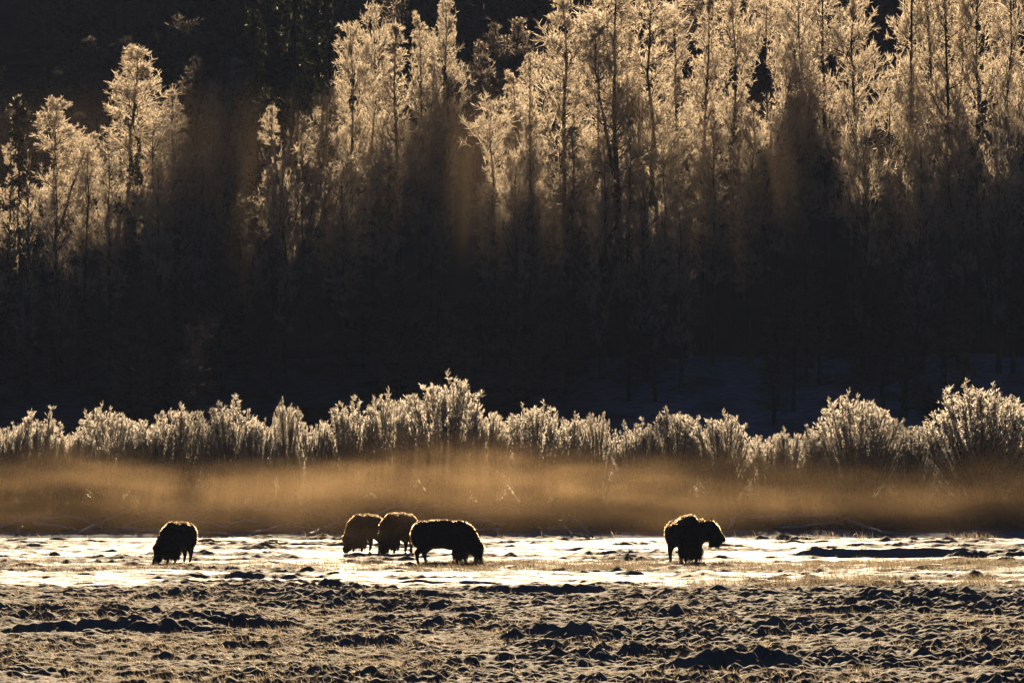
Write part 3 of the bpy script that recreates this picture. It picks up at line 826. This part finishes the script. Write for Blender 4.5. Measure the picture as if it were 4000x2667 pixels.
def make_bison(label, foot, yaw, scale, poll, nose, hump=1.0, legs=(0, 0, 0, 0), seed=1, neck_r=0.36, head=1.0, mane=1.0, back=0.0, pant=1.0):
    """poll and nose: where the top of the head and the tip of the muzzle are in the animal's own frame (x forward, y to its left)"""
    rng = np.random.default_rng(seed)
    feet = [rot2((sx, sy, 0), yaw) * scale for sx in (0.46, -1.0) for sy in (0.19, -0.19)]
    foot = np.array([foot[0], foot[1], np.mean([gz(foot[0] + q[0], foot[1] + q[1]) for q in feet]) + 0.02])
    root = empty('bison', (foot[0], foot[1], foot[2] - 0.02))
    root.rotation_euler = (0, 0, yaw)
    root.scale = (scale,) * 3
    tag(root, label, 'bison', 'bison grazing on the frosted pasture')
    g = Geo()
    ball(g, (-0.98, 0, 1.06 + back * 0.5), (0.48, 0.42, 0.47 + back * 0.4))
    ball(g, (-1.18, 0, 1.00), (0.26, 0.29, 0.36))
    ball(g, (-0.45, 0, 1.06), (0.80, 0.48, 0.47))
    ball(g, (0.10, 0, 1.08), (0.62, 0.44, 0.53))
    ball(g, (0.42, 0, 1.08), (0.52, 0.42, 0.60))
    ball(g, (0.12, 0, 1.29 + 0.08 * hump), (0.82, 0.31, 0.34), -0.03)
    ball(g, (0.40, 0, 1.42 + 0.10 * hump), (0.46, 0.20, 0.22))
    ball(g, (-0.50, 0, 1.27 + back), (0.85, 0.33, 0.29), -0.10)
    ball(g, (0.70, 0, 0.86), (0.38, 0.32, 0.40))
    poll = np.array(poll, float); nose = np.array(nose, float)
    ax = nose - poll; hl = np.linalg.norm(ax); ax = ax / hl
    sh = np.array([0.62, 0, 1.12])
    mid = sh * 0.45 + poll * 0.55 + ax * 0.04
    chain(g, [(*sh, 0.44), (*mid, neck_r), (*(poll + ax * 0.14), 0.25 * head)])
    chain(g, [(*(sh - [0, 0, 0.30]), 0.34), (*(mid - np.array([0.02, 0, 0.12])), neck_r * 0.8), (*(poll + ax * 0.22), 0.22)])
    chain(g, [(*(poll + ax * 0.08), 0.22 * head), (*(poll + ax * 0.30), 0.185 * head), (*(nose - ax * 0.16), 0.125 * head ** 0.5), (*(nose - ax * 0.05), 0.10 * head ** 0.5)])
    # ears
    side = norm(np.cross(ax, [0, 0, 1.0])) if abs(ax[2]) < 0.95 else np.array([0, 1.0, 0])
    # legs: front left, front right, hind left, hind right
    for k, (sx, sy) in enumerate(((0.46, 0.19), (0.46, -0.19), (-1.0, 0.18), (-1.0, -0.18))):
        f = legs[k]
        if sx > 0:
            chain(g, [(sx - 0.02, sy, 0.82, 0.20 * pant), (sx + f * 0.5, sy, 0.46, 0.105 * pant ** 1.5), (sx + f, sy, 0.14, 0.062), (sx + f + 0.03, sy, 0.06, 0.072)])
        else:
            chain(g, [(sx + 0.06, sy, 0.92, 0.28), (sx + 0.14 + f * 0.4, sy, 0.66, 0.19), (sx - 0.08 + f * 0.8, sy, 0.44, 0.105), (sx - 0.03 + f, sy, 0.14, 0.068), (sx + f + 0.02, sy, 0.06, 0.07)])
    raw = g.mesh('raw')
    tmp = bpy.data.objects.new('tmp', raw); col.objects.link(tmp)
    rm = tmp.modifiers.new('r', 'REMESH'); rm.mode = 'VOXEL'; rm.voxel_size = 0.034
    sm = tmp.modifiers.new('s', 'SMOOTH'); sm.factor = 0.5; sm.iterations = 10
    dg = bpy.context.evaluated_depsgraph_get(); dg.update()
    body = bpy.data.meshes.new_from_object(tmp.evaluated_get(dg))
    bpy.data.objects.remove(tmp, do_unlink=True); bpy.data.meshes.remove(raw)
    body.name = 'bison_body'
    body.materials.clear()
    body.polygons.foreach_set('use_smooth', np.ones(len(body.polygons), dtype=bool))
    obj('body', body, M['hide'], root)
    # coat
    nv = len(body.vertices)
    co = np.empty(nv * 3, np.float32); body.vertices.foreach_get('co', co); co = co.reshape(-1, 3).astype(float)
    no = np.empty(nv * 3, np.float32); body.vertices.foreach_get('normal', no); no = no.reshape(-1, 3).astype(float)
    def coat(name, mask, count, l0, l1, droop, width, mat, mess=0.4):
        idx = np.nonzero(mask(co))[0]
        if len(idx) == 0: return
        idx = rng.choice(idx, count)
        p = co[idx] + rng.normal(size=(count, 3)) * 0.012
        n = no[idx]
        L = rng.uniform(l0, l1, count)
        dr = norm(n + np.array([-0.35, 0, -droop]) + mess * rng.normal(size=(count, 3)))
        e1 = p + dr * (L * 0.55)[:, None]
        dr2 = norm(dr + np.array([-0.1, 0, -droop]))
        e2 = e1 + dr2 * (L * 0.45)[:, None]
        h = Geo()
        if l1 < 0.06: h.ribbons(np.stack([p - n * 0.02, e2], 1), np.stack([np.full(count, width), np.full(count, width * 0.3)], 1), rng)
        else: h.ribbons(np.stack([p - n * 0.02, e1, e2], 1), np.stack([np.full(count, width), np.full(count, width * 0.7), np.full(count, width * 0.1)], 1), rng)
        obj(name, h.mesh(name), mat, root)
    nh = poll + ax * 0.2
    coat('fur', lambda c: c[:, 2] > 0.55, 24000, 0.025, 0.050, 0.55, 0.010, M['fur'], 0.15)
    coat('mane', lambda c: (c[:, 0] > 0.25) & (c[:, 2] < 1.35) & (c[:, 2] > 0.42) & (np.linalg.norm(c - nose, axis=1) > 0.3), int(5200 * mane), 0.04, 0.10, 0.9, 0.014, M['shag'])
    coat('pantaloons', lambda c: (c[:, 0] > 0.2) & (c[:, 0] < 0.75) & (c[:, 2] > 0.30) & (c[:, 2] < 0.62) & (np.linalg.norm(c - nh, axis=1) > 0.35), 2800, 0.12, 0.30 * pant, 2.2, 0.022, M['shag'])
    chin = poll + ax * (hl * (0.50 if nose[2] > 0.5 else 0.72))
    coat('beard', lambda c: (np.linalg.norm(c - (chin + np.array([0, 0, -0.05])), axis=1) < 0.20 + 0.08 * (head > 1.2)) & (c[:, 2] < chin[2] + 0.02), 1800, 0.10, 0.34 if nose[2] > 0.5 else 0.14, 2.6, 0.022, M['shag'])
    coat('head_mop', lambda c: np.linalg.norm(c - (poll + ax * 0.02), axis=1) < 0.26 + 0.10 * (head > 1.2), 2600, 0.07, 0.14, 0.5, 0.014, M['shag'])
    # horns, ears, eyes
    for s in (1, -1):
        hb = poll + ax * 0.12 + side * 0.19 * s
        upv = norm(np.cross(side, ax)); upv = upv if np.dot(upv, [0, 0, 1]) > 0 or abs(upv[2]) < 0.05 else -upv
        fw = norm(upv - ax * 0.3)
        pts = np.stack([hb, hb + side * 0.10 * s + fw * 0.02, hb + side * 0.15 * s + fw * 0.07, hb + side * 0.14 * s + fw * 0.13, hb + side * 0.10 * s + fw * 0.17])
        h = Geo(); h.tubes(pts[None], np.array([[0.045, 0.042, 0.033, 0.02, 0.004]]), 8)
        obj('horn', h.mesh('horn', True), M['horn'], root)
        eb = poll + ax * 0.20 + side * 0.20 * s
        h = Geo(); ball(h, eb + side * 0.07 * s - np.array([0, 0, 0.02]), (0.04, 0.065, 0.03), n=(10, 8))
        obj('ear', h.mesh('ear', True), M['hide'], root)
        h = Geo(); ball(h, poll + ax * 0.26 + side * 0.165 * head * s + fw * 0.06, (0.022,) * 3, n=(8, 6))
        obj('eye', h.mesh('eye', True), M['eye'], root)
    # tail
    h = Geo()
    tp = np.array([[-1.38, 0, 1.12], [-1.47, 0.01, 1.02], [-1.47, 0.02, 0.84], [-1.44, 0.03, 0.66], [-1.42, 0.03, 0.50]])
    h.tubes(tp[None], np.array([[0.035, 0.03, 0.024, 0.035, 0.01]]), 6)
    n = 220
    b = tp[3] + rng.normal(size=(n, 3)) * 0.015 + np.array([0, 0, 1]) * rng.uniform(-0.08, 0.12, n)[:, None]
    h.ribbons(np.stack([b, b + rng.normal(size=(n, 3)) * 0.02 - [0, 0, 0.10], b + rng.normal(size=(n, 3)) * 0.025 - [0, 0, 0.22]], 1), np.tile([0.012, 0.01, 0.002], (n, 1)), rng)
    obj('tail', h.mesh('tail'), M['shag'], root)
    return root

R_ = math.radians
f = hit(690, 2199)
make_bison('dark bison at the left grazing with its head turned down toward the camera', f + [0, 0, 0], R_(-112), 0.92, (0.94, -0.24, 0.62), (1.10, -0.44, 0.10), 0.7, (0.05, -0.05, 0.1, -0.12), 1, back=0.12)
f = hit(1420, 2160)
make_bison('smaller hazy bison of the grazing pair, head down at the left', f, R_(-118), 0.90, (0.98, -0.14, 0.60), (1.16, -0.26, 0.10), 0.4, (0.0, 0.08, -0.1, 0.1), 2, back=0.10)
f = hit(1550, 2162)
make_bison('larger hazy bison of the grazing pair, just behind the profile one', f, R_(-117), 0.95, (1.0, 0.0, 0.66), (1.20, 0.0, 0.10), 0.6, (0.1, -0.05, 0.12, -0.1), 3, back=0.12)
f = hit(1752, 2204)
make_bison('bison grazing in full profile facing right beside the hazy pair', f, R_(-8), 0.98, (1.03, -0.02, 0.66), (1.26, -0.04, 0.09), 0.0, (0.16, -0.12, 0.12, -0.14), 4, back=0.13)
f = hit(2680, 2195)
make_bison('bison standing alone at the right with raised head and hanging beard', f, R_(-70), 1.03, (0.86, 0.44, 1.25), (1.02, 1.08, 0.82), 1.15, (0.02, -0.04, 0.05, -0.08), 5, 0.36, 1.5, 1.3, 0.0, 1.3)

# ------------------------------------------------------------------ grass
def grass(name, label, pts, h0, h1, w, seed, lean=0.35, simple=False):
    rng = np.random.default_rng(seed)
    n = len(pts)
    z = ground(pts[:, 0], pts[:, 1])
    b = np.stack([pts[:, 0], pts[:, 1], z - 0.03], -1)
    L = rng.uniform(h0, h1, n) * rng.uniform(0.6, 1.0, n)
    a = rng.uniform(0, 2 * math.pi, n)
    le = np.abs(rng.normal(size=n)) * lean
    d = norm(np.stack([np.cos(a) * le - 0.30, np.sin(a) * le, np.ones(n)], -1))
    e1 = b + d * (0.6 * L)[:, None]
    e2 = e1 + norm(d + np.stack([np.cos(a) * le * 1.5, np.sin(a) * le * 1.5, -0.25 * np.abs(rng.normal(size=n))], -1)) * (0.4 * L)[:, None]
    g = Geo()
    if simple: g.ribbons(np.stack([b, e2], 1), np.stack([np.full(n, w), np.full(n, w * 0.3)], 1), rng)
    else: g.ribbons(np.stack([b, e1, e2], 1), np.stack([np.full(n, w), np.full(n, w * 0.8), np.full(n, w * 0.25)], 1), rng)
    o = obj(name, g.mesh(name), M['grass'])
    tag(o, label, 'grass', None, 'stuff')
    return o
gr = np.random.default_rng(77)
def spots(n, d0, d1, u0=-200, u1=4200, keep=None):
    d = 1 / gr.uniform(1 / d1, 1 / d0, n)
    u = gr.uniform(u0, u1, n)
    x = (u - 2000) / FPX * d
    if keep is not None:
        k = gr.uniform(0, 1, n) < keep(x, d, u)
        x, d = x[k], d[k]
    return np.stack([x, d], -1)
clump = lambda x, d, s, lo, hi: sstep(lo, hi, perlin(x / s, d / (s * 1.6), 41) + 0.6 * perlin(x / (s * 0.25), d / (s * 0.4), 42))
grass('grass', 'thick belt of frosted straw coloured grass around the bison feet', spots(110000, 188, 199, keep=lambda x, d, u: (0.15 + 0.85 * clump(x, d, 4.0, -0.3, 0.3)) * sstep(187, 190, d + 1.2 * perlin(x / 5, 0 * d, 51)) * (0.35 + 0.65 * sstep(900, 1500, u))), 0.14, 0.30, 0.015, 1, 0.45, True)
grass('grass', 'frosted grass tufts scattered over the rough foreground', spots(210000, 112, 176, keep=lambda x, d, u: 0.08 + 0.92 * np.clip(clump(x, d, 5.0, 0.0, 0.5) * 0.75 + 0.55 * (1 - sstep(900, 2400, u)) * clump(x, d, 7.0, -0.45, 0.1), 0, 1)), 0.09, 0.26, 0.013, 2, 0.8, True)
grass('grass', 'fringe of tall frosted grass where the rough ground begins on the right', spots(16000, 172.5, 179, 2300, 4250, keep=lambda x, d, u: clump(x, d, 3.0, -0.2, 0.5) * sstep(2300, 3500, u)), 0.25, 0.60, 0.012, 3, 0.3)
grass('grass', 'thin frosted grass along the far edge of the pasture', spots(5200, 227, 233, keep=lambda x, d, u: clump(x, d, 3.0, 0.0, 0.5) * (0.25 + 0.75 * sstep(2700, 3300, u))), 0.20, 0.55, 0.018, 4, 0.3)
grass('grass', 'sparse frosted stalks on the smooth bright snow', spots(42000, 179, 229, keep=lambda x, d, u: clump(x, d, 3.5, 0.2, 0.7)), 0.10, 0.26, 0.013, 5, 0.5)

br = np.random.default_rng(78)
bd = br.uniform(242, 253, 8000); bu = br.uniform(-150, 4150, 8000)
bx = (bu - 2000) / FPX * bd
bk = br.uniform(0, 1, 8000) < clump(bx, bd, 3.0, -0.3, 0.4)
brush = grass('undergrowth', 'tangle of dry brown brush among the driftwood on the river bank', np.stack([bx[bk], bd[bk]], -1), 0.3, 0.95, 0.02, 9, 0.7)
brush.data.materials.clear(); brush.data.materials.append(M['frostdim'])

# ------------------------------------------------------------------ mist
def box(name, x0, x1, y0, y1, z0, z1):
    V = [(x, y, z) for x in (x0, x1) for y in (y0, y1) for z in (z0, z1)]
    F = [(0, 1, 3, 2), (4, 6, 7, 5), (0, 4, 5, 1), (2, 3, 7, 6), (0, 2, 6, 4), (1, 5, 7, 3)]
    return obj(name, mesh_from(name, np.array(V, float), np.array(F)))
def mist_mat(name, dens, zstops, ystops, xstops, nscale, stretch, lo, hi, wave=0.0, g=0.2, colr=(1, 0.96, 0.9)):
    """z, y, x stops: lists of (coordinate, factor). wave: metres by which noise lifts and lowers the top"""
    m, nt, out = new_mat(name)
    N, Lk = nt.nodes, nt.links
    tc = N.new('ShaderNodeTexCoord'); sp = N.new('ShaderNodeSeparateXYZ')
    Lk.new(tc.outputs['Object'], sp.inputs[0])
    nz = coords(nt, nscale, 2.0, 'Object', stretch)
    nz2 = coords(nt, nscale * 0.9, 2.0, 'Object', (stretch[0], stretch[1], 0.0))
    def curve(sock, stops):
        a, b = stops[0][0], stops[-1][0]
        mr = N.new('ShaderNodeMapRange'); mr.inputs['From Min'].default_value = a; mr.inputs['From Max'].default_value = b
        Lk.new(sock, mr.inputs['Value'])
        r = N.new('ShaderNodeValToRGB'); e = r.color_ramp.elements; r.color_ramp.interpolation = 'EASE'
        while len(e) < len(stops): e.new(0.5)
        for k, (p, v) in enumerate(stops):
            e[k].position = (p - a) / (b - a); e[k].color = (v, v, v, 1)
        Lk.new(mr.outputs[0], r.inputs['Fac'])
        return r.outputs['Color']
    def mul(a, b):
        n = N.new('ShaderNodeMath'); n.operation = 'MULTIPLY'
        for i, s in enumerate((a, b)):
            if isinstance(s, (int, float)): n.inputs[i].default_value = s
            else: Lk.new(s, n.inputs[i])
        return n.outputs[0]
    zs = sp.outputs['Z']
    if wave:
        mm = N.new('ShaderNodeMath'); mm.operation = 'MULTIPLY_ADD'; mm.inputs[1].default_value = wave; mm.inputs[2].default_value = -wave * 0.5
        Lk.new(nz2.outputs['Fac'], mm.inputs[0])
        ad = N.new('ShaderNodeMath'); ad.operation = 'ADD'; Lk.new(zs, ad.inputs[0]); Lk.new(mm.outputs[0], ad.inputs[1]); zs = ad.outputs[0]
    mr = N.new('ShaderNodeMapRange'); mr.interpolation_type = 'SMOOTHSTEP'
    mr.inputs['From Min'].default_value = lo; mr.inputs['From Max'].default_value = hi; mr.inputs['To Min'].default_value = 0.12; mr.inputs['To Max'].default_value = 1.0
    Lk.new(nz.outputs['Fac'], mr.inputs['Value'])
    dn = mul(mul(mul(curve(zs, zstops), curve(sp.outputs['Y'], ystops)), mul(curve(sp.outputs['X'], xstops), mr.outputs[0])), dens)
    v = N.new('ShaderNodeVolumePrincipled')
    v.inputs['Color'].default_value = (*colr, 1)
    v.inputs['Anisotropy'].default_value = g
    Lk.new(dn, v.inputs['Density'])
    Lk.new(v.outputs[0], out.inputs['Volume'])
    return m
mist = box('mist', -34, 34, 201, 250, 0.25, 4.6)
mist.data.materials.append(mist_mat('sunlit_ground_mist', 0.060,
    [(0.0, 0.02), (0.6, 0.05), (1.2, 0.32), (1.9, 1.0), (2.6, 0.65), (3.2, 0.15), (4.0, 0.0)], [(201, 0.0), (206, 0.40), (211, 0.34), (216, 0.05), (228, 0.10), (236, 1.0), (246, 1.0), (250, 0.3)],
    [(-34, 0.4), (-20, 0.6), (-13, 0.9), (-4, 1.0), (5, 1.0), (10, 0.55), (15, 0.32), (34, 0.22)], 0.6, (0.25, 0.15, 1.1), 0.36, 0.60, 5.0, 0.2, (1.0, 0.69, 0.38)))
tag(mist, 'low golden mist lying between the bison and the willows', 'mist', None, 'stuff')

murk = box('mist', -42, 42, 314, 344, 3.0, 26.0)
murk.data.materials.append(mist_mat('thin_slope_mist', 0.0052,
    [(3, 0.2), (10, 0.7), (15, 1.0), (20, 0.7), (26, 0.0)], [(314, 0.0), (322, 1.0), (338, 1.0), (344, 0.0)],
    [(-42, 0.2), (-24, 0.5), (-10, 0.9), (-2, 1.0), (8, 1.0), (16, 1.0), (24, 0.6), (42, 0.2)], 0.05, (0.8, 0.3, 0.6), 0.0, 0.6, 6.0, 0.2, (1.0, 0.74, 0.48)))
tag(murk, 'thin brown mist drifting low among the sunlit hillside trees', 'mist', None, 'stuff')

haze = box('haze', -460, 460, -520, 1010, -2.0, 160.0)
hm, hnt, hout = new_mat('thin_winter_haze')
hv = hnt.nodes.new('ShaderNodeVolumePrincipled')
hv.inputs['Color'].default_value = (0.44, 0.58, 1.0, 1)
hv.inputs['Density'].default_value = 0.000060
hv.inputs['Anisotropy'].default_value = 0.2
hnt.links.new(hv.outputs[0], hout.inputs['Volume'])
haze.data.materials.append(hm)
tag(haze, 'thin cold winter haze filling the whole valley', 'haze', None, 'stuff')
